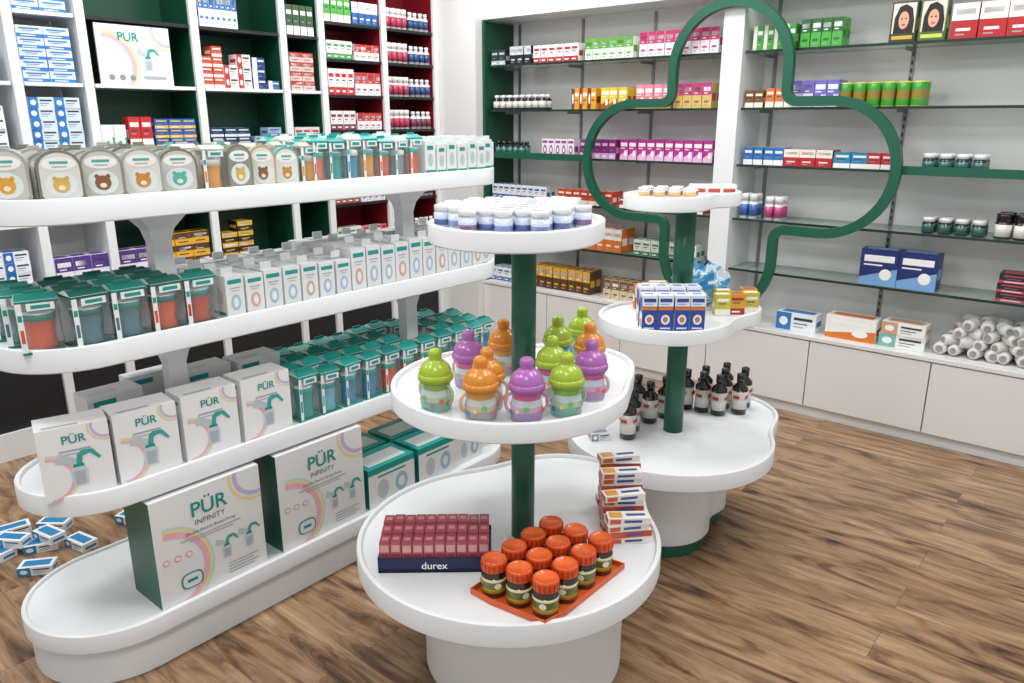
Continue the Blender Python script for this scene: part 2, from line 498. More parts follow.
B(-3.20,-2.75,z,.06,.095,.06,'#c8442e','#f1e2d6',0)
B(-2.70,-2.10,z,.05,.07,.05,'#b9302c','#f4f0ec',0)
z = 0.80
B(-3.40,-3.10,z,.06,.13,.06,'#efe7dc','#c9722c',0)
B(-3.08,-2.60,z,.065,.15,.08,'#d9762c','#f3ede4',3)
B(-2.58,-2.10,z,.06,.10,.06,'#e8e6e2','#4a8a5e',0)
z = 0.48
B(-3.82,-3.45,z,.06,.10,.06,'#eeeeec','#3f6fae',0)
B(-3.42,-2.85,z,.06,.16,.07,'#5a3a22','#d9a63c',3)
B(-2.80,-2.40,z,.06,.13,.07,'#d8c9a8','#7c5a2c',3)
m.finish('medicine_boxes')
m = MB()
z = 2.01
B(-1.88,-1.62,z,.055,.125,.06,'#3f9a3a','#dfe9cf',1)
B(-1.62,-1.36,z,.050,.14,.06,'#4aa33f','#1f5f2a',3)
B(-1.18,-1.05,z,.118,.185,.06,'#2c3a24','#d0a83a',5,rows=1)
B(-1.05,-0.92,z,.118,.185,.06,'#3f6a34','#d8cf5a',5,rows=1)
B(-0.91,-0.20,z,.11,.155,.07,'#b01e24','#f0ece6',3)
z = 1.71
B(-1.90,-1.78,z,.05,.09,.05,'#7a4a26','#f1ead8',0)
B(-1.78,-1.62,z,.048,.10,.05,'#d9773a','#f1ead8',0)
B(-1.64,-1.52,z,.055,.135,.06,'#ece9f4','#7a6ac4',3)
B(-1.52,-1.38,z,.062,.135,.06,'#7067c0','#eae6f6',4)
B(-1.40,-0.98,z,.066,.12,.07,'#3e9a36','#8f7a2e',kind='can',cap='#d9c24a')
z = 1.40
B(-1.88,-1.64,z,.054,.095,.06,'#2a6fb5','#eef2f6',0)
B(-1.65,-1.36,z,.085,.09,.06,'#b8242a','#f0e6dc',3)
B(-1.38,-1.20,z,.085,.08,.06,'#2a86b0','#eef2f6',0)
B(-1.21,-1.06,z,.065,.08,.06,'#c02c30','#f4f0ec',0)
B(-0.96,-0.66,z,.062,.085,.06,'#1f2a2c','#3c6a66',kind='jar',cap='#eceff0',gap=.012)
z = 1.095
B(-1.89,-1.74,z,.05,.14,.06,'#e2e6ee','#3f62ac',kind='jar',cap='#f4f4f4')
B(-1.74,-1.58,z,.05,.13,.06,'#e2d6e0','#b8447c',kind='jar',cap='#f4f4f4')
B(-0.92,-0.62,z,.062,.08,.06,'#1c2422','#35605a',kind='jar',cap='#e9ecec',gap=.012)
B(-0.60,-0.10,z,.075,.12,.08,'#2a1d17','#e6e2da',kind='jar',cap='#1c1c1c')
z = 0.80
B(-1.18,-0.70,z,.185,.19,.10,'#1f2f6e','#7aa8d8',4,rows=1)
B(-0.54,-0.38,z,.15,.045,.12,'#22262c','#b84a54',0,rows=1,stack=3)
z = 0.48
B(-1.60,-1.30,z,.225,.10,.11,'#eaf1f7','#2f7ac0',1,rows=1)
B(-1.32,-1.00,z,.265,.125,.12,'#f1efec','#d9762c',4,rows=1)
B(-1.04,-0.76,z,.225,.07,.13,'#f0f0ee','#7fb7a8',1,rows=1,stack=1)
B(-1.03,-0.76,z+.0705,.215,.065,.12,'#f0efec','#cfa27a',1,rows=1,stack=1)
m.finish('health_product_boxes')
# rolled towels
m = MB()
for lay in range(4):
    for i in range(9-lay):
        for r in range(2):
            x = -0.74+lay*0.035+i*0.072+random.uniform(-.012,.012); y = 4.30+0.06+r*0.12; zz = 0.48+0.033+lay*0.046
            M = Matrix.Translation((x,y,zz)) @ Matrix.Rotation(random.uniform(-.9,.9) if lay else random.uniform(-.4,.4),4,'Z') @ Matrix.Rotation(math.pi/2,4,'X')
            R = .031*random.uniform(.85,1.1); c = lin('#e4e2df'); g = lin('#a9a6a2')
            m.lathe(M, [(R*.2,-.040),(R*.5,-.047),(R*.55,-.043),(R*.85,-.045),(R,-.036),(R*1.08,-.01),(R*.98,.01),(R,.036),(R*.85,.045),(R*.55,.043),(R*.5,.047),(R*.2,.04)],
                    [g,g,c,c,c,c,c,c,c,g,g], 12, 4)
m.finish('rolled_bandages')

# left cabinet products
m = MB(); Lr = lambda *a, **k: wallrow(m, 'L', *a, **k)
for z in LSH:
    Lr(0.88,1.38,z,.11,.052,.1,'#e6edf5','#2468b0',1,stack=4,rows=1)
    if z > 1.4: Lr(1.44,1.70,z,.115,.05,.1,'#d4e2f0','#2a78c2',0 if z > 1.6 else 1,stack=5,rows=1)
for z in (0.82, 1.16):
    Lr(1.44,1.71,z,.085,.15,.1,'#ece8f2','#55358a',3,rows=1)
m.finish('stacked_medicine_boxes')
m = MB()
Lr(1.76,1.90,1.50,.06,.12,.09,'#f2f2ee','#46a07c',4,rows=1)
Lr(1.90,2.04,1.50,.06,.16,.06,'#c22a2e','#f1ece6',0,rows=1)
Lr(2.04,2.29,1.50,.075,.05,.1,'#2b5fae','#e6ba3e',0,rows=1,stack=3)
Lr(1.76,2.05,1.16,.09,.15,.1,'#463a7a','#e9dff2',3,rows=1)
Lr(1.76,1.95,0.82,.09,.15,.1,'#ece8f2','#52347c',3,rows=1)
Lr(1.97,2.29,0.82,.10,.07,.1,'#e3ae33','#5a3a20',3,rows=1,stack=3)
Lr(2.06,2.29,1.16,.1,.1,.1,'#efe3c6','#b58a2c',0,rows=1)
z=1.82
Lr(2.35,2.48,z,.06,.055,.09,'#d2553a','#f3eae0',0,stack=4,rows=1)
Lr(2.48,2.66,z,.085,.062,.09,'#eeeae4','#c0383c',1,stack=3,rows=1)
Lr(2.66,2.76,z,.085,.058,.09,'#24467e','#e8ecf2',1,stack=3,rows=1)
Lr(2.76,2.86,z,.075,.048,.09,'#3a6aa2','#e8ecf2',1,stack=2,rows=1)
Lr(2.36,2.62,2.14,.03,.18,.04,'#eef2f6','#2e6cb4',3,rows=1)
Lr(2.36,2.62,1.50,.08,.05,.09,'#203a5c','#d8e0ea',0,stack=2,rows=1)
Lr(2.64,2.84,1.50,.09,.05,.09,'#9fb4cc','#2f5f9e',0,stack=2,rows=1)
Lr(2.36,2.66,0.82,.1,.06,.1,'#2a2622','#e0b23a',3,stack=4,rows=1)
Lr(2.36,2.80,1.16,.1,.065,.1,'#e9ece9','#3f8a5a',0,stack=2,rows=1)
Lr(2.92,3.13,2.14,.045,.17,.06,'#3f5a3a','#e9ece6',0,rows=1)
Lr(2.92,3.13,1.82,.085,.055,.08,'#d9c9c0','#c23c40',3,stack=4,rows=1)
Lr(2.92,3.13,1.50,.06,.10,.08,'#e0d8d0','#b4474a',0,rows=1)
Lr(2.92,3.13,1.16,.06,.10,.08,'#ece8e2','#8a6a3c',0,rows=1)
for z, a, b2, h in ((2.24,'#4fa541','#e6f0dc',.15),(2.02,'#eef0ee','#3f9a4a',.11),(1.80,'#f1efec','#c23236',.16),(1.58,'#efecec','#8a3a52',.12),(1.34,'#f2eee8','#3c6a9c',.12),(1.10,'#eae4de','#9c4a3c',.12),(.82,'#ece6de','#5a7a4c',.12)):
    Lr(3.20,3.42,z,.048,h,.07,a,b2,0,rows=1)
    Lr(3.42,3.64,z,.05,h*.9,.07,'#eef1f4' if z<2.1 else '#2a5a9c','#c43a3a' if z<2.1 else '#e8eef4',3,rows=1)
    Lr(3.71,3.92,z,.046,.13,.05,'#e9dfe2','#b23a56',kind='jar',rows=1,cap='#f4f4f4')
    Lr(3.92,4.13,z,.046,.12,.05,'#e2dee4','#7a3a4a' if int(z*10)%2 else '#2a4a7a',kind='bottle',rows=1,cap='#f0f0f0')
m.finish('shelf_medicine_boxes')

TE = lin('#13978d'); WH = lin('#ecedec'); PK = lin('#e7b3bf'); YE = lin('#ead996'); LB = lin('#b5dcd8'); GY = lin('#a9afb3'); PU = lin('#c6b8dc')
def promo(mb, fr, rs=1.0):
    M, w, d, h = fr
    mb.arc(fr, -w*.42, h*.3, .36*rs*w, .42*rs*w, -90, 90, PK, 1)
    mb.arc(fr, -w*.42, h*.3, .42*rs*w, .45*rs*w, -90, 90, YE, 1)
    mb.arc(fr, -w*.42, h*.3, .45*rs*w, .47*rs*w, -90, 90, LB, 1)
    mb.arc(fr, w*.46, h*.95, .18*w, .22*w, 150, 300, PU, 1)
    mb.arc(fr, w*.46, h*.95, .24*w, .265*w, 150, 300, YE, 1)
def pump(mb, fr, u, v, s):
    M, w, d, h = fr
    def P(pts, col, k): mb.poly(fr, [(u+x*s/w, v+y*s/h) for x, y in pts], col, 'F', k)
    P([(-.5,-.75),(.0,-.75),(.04,-.1),(-.05,.02),(-.45,.02),(-.54,-.1)], lin('#cbd3d7'), 2)
    P([(-.42,-.68),(-.08,-.68),(-.06,-.15),(-.44,-.15)], lin('#acb7be'), 3)
    P([(-.45,.02),(-.05,.02),(-.08,.14),(-.42,.14)], TE, 3)
    P([(-1.0,.28),(-.85,.68),(-.4,.42),(-.2,.3),(-.2,.12),(-.45,.14)], lin('#bfc7cc'), 2)
    P([(-.32,.12),(-.12,.12),(-.08,.42),(.18,.50),(.46,.2),(.54,.26),(.28,.64),(-.1,.66),(-.26,.5)], lin('#3aa39a'), 3)
m = MB()
fr = m.box(T(-4.222, 1.985, 1.8205, math.radians(90)), .38, .012, .29, WH)
promo(m, fr); pump(m, fr, .72, .45, .08)
for i in range(3): m.ell(fr, .15+.14*i, .12, .04, .05, lin('#8a9094'), k=2)
m.rect(fr, .58, .1, .9, .16, GY)
for x in (-.14,.14): m.box(fr[0] @ Matrix.Translation((x,.03,0)), .02, .06, .05, WH)
pb = m.finish('promotional_poster')
text(pb, fr, 'PÜR', .42, .80, .06, M_TEALTXT)

# ---------------------------------------------------------------- gondola
gd = empty('gondola_shelving')
GX, GR = -2.385, 0.22
Y0, Y1 = 0.62, 2.60
S1, S2, S3 = 1.44, 1.043, 0.612
slab('base_body', stadium(-2.40, .59, 2.60, .255), 0.0, 0.125, M_WHITE, gd)
slab('base_deck', stadium(-2.395, .575, 2.62, .274), 0.125, 0.18, M_WHITE, gd, lip=0.008)
for z in (S1, S2, S3):
    slab('shelf_deck', stadium(GX, Y0, Y1, GR), z-0.056, z, M_WHITE, gd, lip=0.012)
for y in (1.12, 2.15):
    for z0, z1 in ((.181, S3-.057), (S3+.001, S2-.057), (S2+.001, S1-.057)):
        b = MB()
        prof = [(.045,z0),(.032,z0+.05),(.030,z1-.1),(.04,z1-.06),(.075,z1-.012),(.085,z1)]
        vs = []; fs = []
        for hw, z in prof:
            vs += [(-hw*.8,-hw,z),(hw*.8,-hw,z),(hw*.8,hw,z),(-hw*.8,hw,z)]
        for i in range(len(prof)-1):
            for j in range(4):
                k = (j+1) % 4
                fs.append((i*4+j, i*4+k, (i+1)*4+k, (i+1)*4+j))
        b.add(T(GX, y, 0), vs, fs, (1,1,1,1))
        b.finish('support_post', [M_WHITE], gd)

def hwid(y):
    v = 0
    if y < Y0+GR: v = Y0+GR-y
    if y > Y1-GR: v = y-(Y1-GR)
    return math.sqrt(max(GR*GR-v*v, .002))
H90 = math.pi/2
def blocked(x, y, r=.07):
    return abs(x-GX) < .03+r and min(abs(y-1.12), abs(y-2.15)) < .03+r

def bottlepack(mb, M, w, d, h, bc, top=TE, cap=None):
    """clear-fronted carton with feeding bottle inside"""
    cap = cap or lin('#e9eef0')
    mb.box(M, w, d, .04*h, top)
    bk = tuple(.6+.3*x for x in bc[:3])+(1,)
    mb.box(M @ Matrix.Translation((0, d/2-.002, 0)), w, .003, h*.85, bk)
    mb.box(M, w*.98, d*.96, h*.81, WH, mat=3, z0=.04*h)
    mb.box(M, w, d, h*.035, top, top=lin('#d5e6e2'), z0=h*.85)
    mb.box(M, w, d*.9, h*.075, top, top=top, side=lin('#d5e6e2'), z0=h*.885, ty=.2, tx=.96)
    mb.box(M, w*.5, d*.08, h*.05, top, z0=h*.955)
    r = min(w, d)*.45
    mb.lathe(M @ Matrix.Translation((0,0,.04*h)), [(r*.9,0),(r,.03*h),(r*.84,.2*h),(r*.95,.40*h),(r*.98,.48*h),(r*1.05,.49*h),(r*1.05,.60*h),(r*.6,.62*h),(r*.3,.76*h),(r*.12,.78*h)],
             [bc,bc,bc,bc,bc,top,cap,cap,cap], 12, 1)
    fr = (M, w, d, h)
    mb.rect(fr, .0, .04, .14, .85, lin('#e8eeec'), 'F', 1)
    mb.rect(fr, .02, .56, .12, .66, TE, 'F', 2); mb.rect(fr, .03, .2, .11, .42, bc, 'F', 2)
    mb.rect(fr, .25, .72, .9, .84, lin('#e8eeec'), 'F', 1); mb.rect(fr, .35, .75, .80, .81, TE, 'F', 2)

def domepack(mb, M, w, d, h, body, rim, face):
    o = []
    r = w/2
    for (x, z) in ((-r*.86,0),(r*.86,0),(r,.1*h),(r,h*.62)): o.append((x,z))
    for i in range(1, 12):
        t = math.pi*i/12
        o.append((r*math.cos(t), h*.62+(h*.38)*math.sin(t)**.8))
    o.append((-r,h*.62)); o.append((-r,.1*h))
    mb.prism(M, o, d, rim, rim, 0)
    fr = (M, w, d, h)
    inn = [((x*.88)/w+.5, .05+(z/h)*.9) for x, z in o]
    mb.poly(fr, inn, body, 'F', 2)
    mb.ell(fr, .5, .74, .38, .13, lin('#eeede8'), 'F', 3)
    mb.rect(fr, .3, .74, .7, .79, lin('#4fa79c'), 'F', 4); mb.rect(fr, .34, .67, .66, .695, GY, 'F', 4)
    mb.ell(fr, .5, .34, .36, .24, lin('#d9e2df'), 'F', 3, n=18)
    mb.ell(fr, .5, .33, .19, .15, face, 'F', 4)
    mb.ell(fr, .37, .46, .055, .045, face, 'F', 4); mb.ell(fr, .63, .46, .055, .045, face, 'F', 4)
    mb.ell(fr, .5, .28, .08, .05, lin('#efe0c4'), 'F', 5)
    mb.box(M, w*.28, d*.15, h*.06, rim, z0=h*.98)

ORG = lin('#cf5326'); AMB = lin('#d8902a'); BLU = lin('#2b86a8'); TQ = lin('#1a968c'); OLV = lin('#77776a'); DTE = lin('#11594f')
m = MB(); z = S1+.001
faces = [lin('#dba23a'), lin('#d4ae5c'), lin('#8a5a3a'), lin('#c88a3c'), lin('#58b0a4')]
y = .70; i = 0
while y < 1.14:
    for r in range(4):
        x = GX+hwid(y)-.055-r*.075
        if x < GX-hwid(y)+.05: continue
        domepack(m, T(x, y, z, H90-.35+random.uniform(-.15,.15)), .105, .045, .13+random.uniform(-.004,.008), lin('#d6d6d0') if (i+r) % 2 else lin('#c4c4bb'), [lin('#a4a59c'), OLV, lin('#8f928a')][(i+r) % 3], faces[(i+r) % 5])
    y += .106; i += 1
while y < 1.58:
    for r in range(4):
        x = GX+hwid(y)-.055-r*.08
        if x < GX-hwid(y)+.05: continue
        q = (i+2*r) % 4
        if q == 1:
            bottlepack(m, T(x, y, z, H90-.1), .07, .06, .14, AMB, lin('#b7b9ae'))
        else:
            domepack(m, T(x, y, z, H90-.2+random.uniform(-.3,.3)), .082, .045, .125+random.uniform(-.01,.012), [lin('#dcdcd4'), lin('#cf7a3e'), lin('#8c8f86'), lin('#dcd8c8')][q], [OLV, lin('#6aa79e'), lin('#b6a78a')][(i*2+r) % 3], faces[(i+2*r) % 5])
    y += .086; i += 1
m.finish('soother_packages')
m = MB(); i = 0; y = 1.61
while y < 2.12:
    for r in range(4):
        x = GX+hwid(y)-.055-r*.085
        if x < GX-hwid(y)+.04: continue
        bottlepack(m, T(x, y, z, H90+random.uniform(-.1,.1)), .068, .062, .155+random.uniform(-.008,.008), [ORG, TQ, BLU, AMB, ORG, lin('#7a8a8c')][(i+r) % 6], [TQ, lin('#1d8a80'), lin('#c9d8d4')][(i+r) % 3])
    y += .073; i += 1
while y < 2.54:
    hw = hwid(y)
    for r in range(4):
        x = GX+hw-.05-r*.07
        if x < GX-hw+.04: continue
        fr = m.box(T(x, y, z, H90+random.uniform(-.1,.1)), .052, .05, .115+.012*(i % 2), lin('#e0e4e2'))
        m.rect(fr, 0, 0, 1, .15, TQ); m.ell(fr, .5, .45, .25, .2, lin('#b5c6c4')); m.rect(fr, .2, .75, .8, .87, lin('#2e8f8a')); m.box(fr[0], .04, .012, .025, lin('#cfdad8'), z0=.115)
    y += .059; i += 1
m.finish('feeding_bottle_packs')

# middle shelf
m = MB(); z = S2+.001; y = .715; i = 0
while y < 1.20:
    for r in range(3):
        x = GX+hwid(y)-.07-r*.1
        if x < GX-hwid(y)+.06 or blocked(x, y, .05): continue
        bottlepack(m, T(x, y, z, H90-.3*(y < .8)+random.uniform(-.05,.05)), .100, .088, .165, [ORG, lin('#4a7480'), lin('#4a7480'), ORG, lin('#b8432c'), BLU][(i+r) % 6], DTE if i % 2 else lin('#14786c'))
    y += .107; i += 1
while y < 2.54:
    hw = hwid(y)
    hh = .13 if y < 1.7 else .155
    for r in range(4):
        x = GX+hw-.07-r*.098
        if x < GX-hw+.05 or blocked(x, y, .03): continue
        fr = m.box(T(x, y, z, H90+random.uniform(-.06,.06)), .064, .085, hh*random.uniform(.96,1.04), lin('#e2e5e4'))
        m.rect(fr, .12, .80, .88, .9, TE); m.rect(fr, .2, .68, .8, .71, GY); m.rect(fr, .28, .62, .72, .64, GY)
        m.ell(fr, .5, .35, .28, .2, lin('#a9c2d4') if i % 3 else lin('#d4ab9e')); m.ell(fr, .5, .35, .14, .12, lin('#e9eef0'), k=2); m.rect(fr, 0, 0, 1, .05, TQ)
        m.rect(fr, .3, .3, .7, .7, lin('#c9cfce'), 'R'); m.rect(fr, .1, .05, .9, .13, TE, 'L'); m.ell(fr, .5, .5, .3, .2, lin('#cfd6d6'), 'L')
        if i % 2: m.box(fr[0], .04, .008, .025, lin('#dde2e0'), z0=hh)
    y += .071; i += 1
m.finish('baby_product_boxes')

# third shelf : pump boxes
m = MB(); z = S3+.001
txt = []
for i, (y, rot) in enumerate(((.745, -.28), (.93, -.12), (1.13, -.06), (1.33, -.03))):
    x = -2.27 if i == 0 else GX+hwid(y)-.085
    fr = m.box(T(x, y, z, H90+rot), .18, .11, .215, WH)
    promo(m, fr, .9); pump(m, fr, .62, .42, .075)
    m.rect(fr, .28, .655, .72, .68, GY, k=2); m.rect(fr, .32, .61, .68, .625, GY, k=2)
    m.ell(fr, .5, .5, .3, .28, lin('#dcd5dc'), 'L'); m.ell(fr, .5, .45, .2, .18, lin('#c6cdd0'), 'L', 2); m.rect(fr, .2, .85, .8, .9, TE, 'L')
    m.rect(fr, .1, .1, .6, .2, GY, 'T')
    txt.append(fr)
for k, (x, y) in enumerate(((-2.44,.93),(-2.45,1.245),(-2.43,1.43),(-2.53,1.10))):
    fr = m.box(T(x-.01, y, z, H90), .17, .10 if k < 3 else .06, .215, lin('#e6e8e7'), side=lin('#dadddd'))
    m.rect(fr, .1, .2, .6, .5, lin('#cfd8d8'), 'T'); m.rect(fr, .1, .85, .5, .93, TE)
pbx = m.finish('breast_pump_boxes')
for fr in txt: text(pbx, fr, 'PÜR', .5, .82, .034, M_TEALTXT)
m = MB(); y = 1.50; i = 0
while y < 2.54:
    hw = hwid(y)
    for r in range(4):
        x = GX+hw-.07-r*.1
        if x < GX-hw+.05 or blocked(x, y, .045): continue
        bottlepack(m, T(x, y, z, H90+random.uniform(-.1,.1)), .082, .075, .185+random.uniform(-.008,.008), [TQ, ORG, BLU, lin('#6fb6c4'), AMB, ORG, BLU][(i*3+r) % 7], [TQ, lin('#148a80'), lin('#1fa195')][(i+r) % 3])
    y += .098; i += 1
m.finish('feeding_bottle_packs')

# base deck
m = MB(); z = .181; txt = []
GS = lin('#175a47')
for y, w in ((1.06, .37), (1.495, .37)):
    fr = m.box(T(-2.24, y, z, H90), w, .18, .365, lin('#e6e7e6'), side=GS)
    promo(m, fr, .9)
    m.rect(fr, .22, .545, .78, .557, GY, k=2); m.rect(fr, .3, .52, .7, .53, GY, k=2)
    for u in (.08,.18,.28): m.ell(fr, u, .42, .03, .028, lin('#e28a9a'), k=3); m.ell(fr, u, .42, .022, .02, lin('#f4e6e8'), k=4)
    for q in range(4): m.rect(fr, .62, .15-.03*q, .92-.05*(q % 2), .16-.03*q, GY, k=2)
    o = [(.16+.085*math.copysign(abs(math.cos(t))**.55, math.cos(t))*1.15, .17+.075*math.copysign(abs(math.sin(t))**.7, math.sin(t))) for t in [i*math.pi/14 for i in range(28)]]
    m.poly(fr, [(u+.12, v) for u, v in o], TE, 'F', 5)
    m.poly(fr, [(.12+.16+(u-.16)*.86, .17+(v-.17)*.84) for u, v in o], lin('#dfe5e6'), 'F', 6)
    m.rect(fr, .235, .155, .325, .185, TE, k=7)
    pump(m, fr, .66, .34, .055); pump(m, fr, .88, .36, .055)
    txt.append(fr)
ob = m.finish('electric_breast_pump_boxes')
for fr in txt:
    text(ob, fr, 'PÜR', .5, .80, .068, M_TEALTXT); text(ob, fr, 'INFINITY', .5, .68, .026, M_GREYTXT, bold=0); text(ob, fr, 'Double Electric Breast Pump', .5, .60, .0145, M_GREYTXT, bold=0)
m = MB()
for x, y, w, h in ((-2.23,1.825,.24,.165),(-2.23,2.08,.22,.165),(-2.245,2.29,.17,.15),(-2.29,2.44,.10,.13)):
    for r in range(2):
        fr = m.box(T(x-r*.17, y, z, H90), w, .15, h, lin('#e6eae9'), top=lin('#1aa096'), side=lin('#1a8a82'))
        m.rect(fr, 0, .84, 1, 1, TQ); m.ell(fr, .3, .4, .12, .25, lin('#c0cace')); m.ell(fr, .7, .4, .14, .25, lin('#9ac3d6')); m.ell(fr, .7, .4, .07, .13, lin('#e4ecef'), k=2); m.rect(fr, .2, .72, .8, .77, TE)
        m.rect(fr, .1, .15, .9, .75, lin('#e4ebe9'), 'T')
m.finish('milk_storage_boxes')

# floor packs behind gondola
m = MB()
for x, y, zz, rz in ((-3.25,.74,0,.3),(-3.18,.87,0,1.1),(-3.32,.97,0,.7),(-3.24,.79,.035,.6),(-3.08,.98,0,.2),(-3.40,.84,0,1.4),(-3.12,1.2,0,.4),(-3.2,1.35,0,1.0),(-3.02,.80,0,.9),(-3.05,1.45,0,.5),(-3.17,.90,.035,.2)):
    carton(m, T(x, y, zz+.001, rz), .12, .065, .034, lin('#eef2f6'), lin('#2f86b8'), 1)
m.finish('medicine_packs')

# ---------------------------------------------------------------- display stands
def stand(px, py, tiers, drum, post_r):
    e = empty('round_display_stand')
    dz = .45
    d = blob(drum, .08)
    slab('kick', d, 0.0, .06, M_GREEN, e, inset=.02)
    slab('drum', d, .06, dz-.055, M_WHITE, e)
    for i, (z, cs, th) in enumerate(tiers):
        slab('tray', blob(cs, .09), z-th, z, M_WHITE, e, lip=.012)
    zs = [t[0] for t in tiers]
    ths = [t[2] for t in tiers]
    for i in range(len(zs)-1):
        cyl('post', px, py, zs[i], zs[i+1]-ths[i+1], post_r, post_r, M_GREEN, e)
        cyl('flange', px, py, zs[i], zs[i]+.008, post_r+.014, post_r+.012, M_WHITE, e)
stand(-1.287, 1.584,
      [(.45, [(-1.325,1.565,.45),(-1.375,1.905,.265)], .055), (.93, [(-1.325,1.57,.335),(-1.30,1.81,.20)], .042), (1.38, [(-1.305,1.56,.225),(-1.29,1.70,.14)], .04)],
      [(-1.28,1.58,.30),(-1.32,1.86,.18)], .034)
stand(-1.334, 2.589,
      [(.45, [(-1.334,2.56,.40),(-1.305,2.90,.26)], .055), (.93, [(-1.36,2.52,.25),(-1.28,2.78,.175)], .042), (1.38, [(-1.37,2.50,.155),(-1.31,2.71,.12)], .04)],
      [(-1.35,2.55,.20),(-1.33,2.80,.14)], .038)

CA = math.radians(40)
m = MB(); Mx = T(-1.40, 1.335, .451, CA+.02)
NV = lin('#1a2350')
m.box(Mx, .31, .15, .012, NV)
for yy, hh in ((-.0735,.045),(.0735,.06)):
    m.box(Mx @ Matrix.Translation((0,yy,0)), .31, .003, hh, NV)
for xx in (-.1535,.1535):
    m.box(Mx @ Matrix.Translation((xx,0,0)), .003, .15, .045, NV)
for i in range(10):
    for r in range(3):
        fr = m.box(Mx @ Matrix.Translation((-.1355+i*.0301, -.047+r*.046, .0125)), .0282, .042, .075+.006*r+random.uniform(0,.003), lin('#b85a64'), top=lin('#9a4550'))
        m.rect(fr, .1, .62, .9, .9, lin('#dba6a2')); m.rect(fr, .1, .45, .9, .55, lin('#8f2c3e')); m.rect(fr, .2, .3, .8, .7, lin('#c97f85'), 'T')
fr = (Mx, .31, .15, .045)
ob = m.finish('small_carton_display_box')
text(ob, fr, 'durex', .5, .48, .03, M_WHTXT)

# jars with orange caps
m = MB()
OC = lin('#dc5220')
for i in range(3):
    for j in range(4):
        x = -1.165+i*.078; y = 1.316+j*.082+i*.009
        jb = lin('#33200f')
        M = T(x, y, .4535, random.uniform(0, 6)); r = .034
        m.lathe(M, [(r*.9,0),(r,.004),(r,.014),(r*1.01,.014),(r*1.01,.026),(r*1.01,.046),(r*1.01,.054),(r,.054),(r*.98,.064),(r*.8,.072),(r*.8,.074)],
                [jb,jb,jb,lin('#c9b23a'),lin('#5c6a2c'),lin('#d9d2a8'),jb,jb,jb,jb], 20, 2)
        for q in range(3):
            A = M @ Matrix.Rotation(q*2.1, 4, 'Z')
            m.add(A, [(.0350, .010*math.cos(t), .036+.009*math.sin(t)) for t in [2*math.pi*k/10 for k in range(10)]], [tuple(range(10))], lin('#e9e4cc'), 0)
        prof = [(r*.98,.072),(r*1.0,.074),(r*1.0,.096),(r*.93,.101),(r*.8,.101),(r*.78,.0995)]
        m.lathe(M, prof, [OC,OC,OC,OC,lin('#e86a30')], 28, 1)
        for q in range(16):
            t = 2*math.pi*q/16
            m.box(M @ Matrix.Rotation(t,4,'Z') @ Matrix.Translation((r*1.0,0,.075)), .0025, .005, .02, lin('#bb4014'), mat=1)
m.finish('supplement_jars')
m = MB()
tr = [(-1.208,1.272),(-1.135,1.270),(-.975,1.288),(-.962,1.36),(-.962,1.63),(-1.208,1.61)]
n = len(tr)
OT = lin('#d8602c')
m.add(T(0,0,0), [(x,y,.451) for x,y in tr]+[(x,y,.4530) for x,y in tr], [tuple(range(n,2*n)), tuple(reversed(range(n)))]+[(i,(i+1)%n,(i+1)%n+n,i+n) for i in range(n)], OT)
for i in range(n):
    a = Vector(tr[i]); b = Vector(tr[(i+1) % n]); c = (a+b)/2; L = (b-a).length
    m.box(T(c.x, c.y, .4515, math.atan2(b.y-a.y, b.x-a.x)), L+.002, .003, .016, OT)
m.finish('display_tray')

# stacked tube boxes
m = MB()
for st, (x, y, n) in enumerate(((-1.035,1.765,4),(-1.085,1.815,6),(-1.125,1.865,8),(-1.165,1.915,9))):
    for k in range(n):
        c1 = [lin('#ebe9e5'), lin('#c24a34'), lin('#e4dfd8')][(k+st) % 3]
        fr = m.box(T(x+random.uniform(-.008,.008), y+random.uniform(-.004,.004), .451+k*.0205, CA+random.uniform(-.1,.1)+.1), .125, .045, .020, c1, top=lin('#eceae6'), side=lin('#c24a34'))
        m.rect(fr, .05, .15, .3, .85, lin('#d0602c')); m.rect(fr, .38, .3, .8, .7, lin('#44568a'))
        m.rect(fr, .05, .15, .35, .85, lin('#dca03c'), 'T'); m.rect(fr, .45, .35, .9, .65, lin('#44568a'), 'T')
m.finish('ointment_boxes')

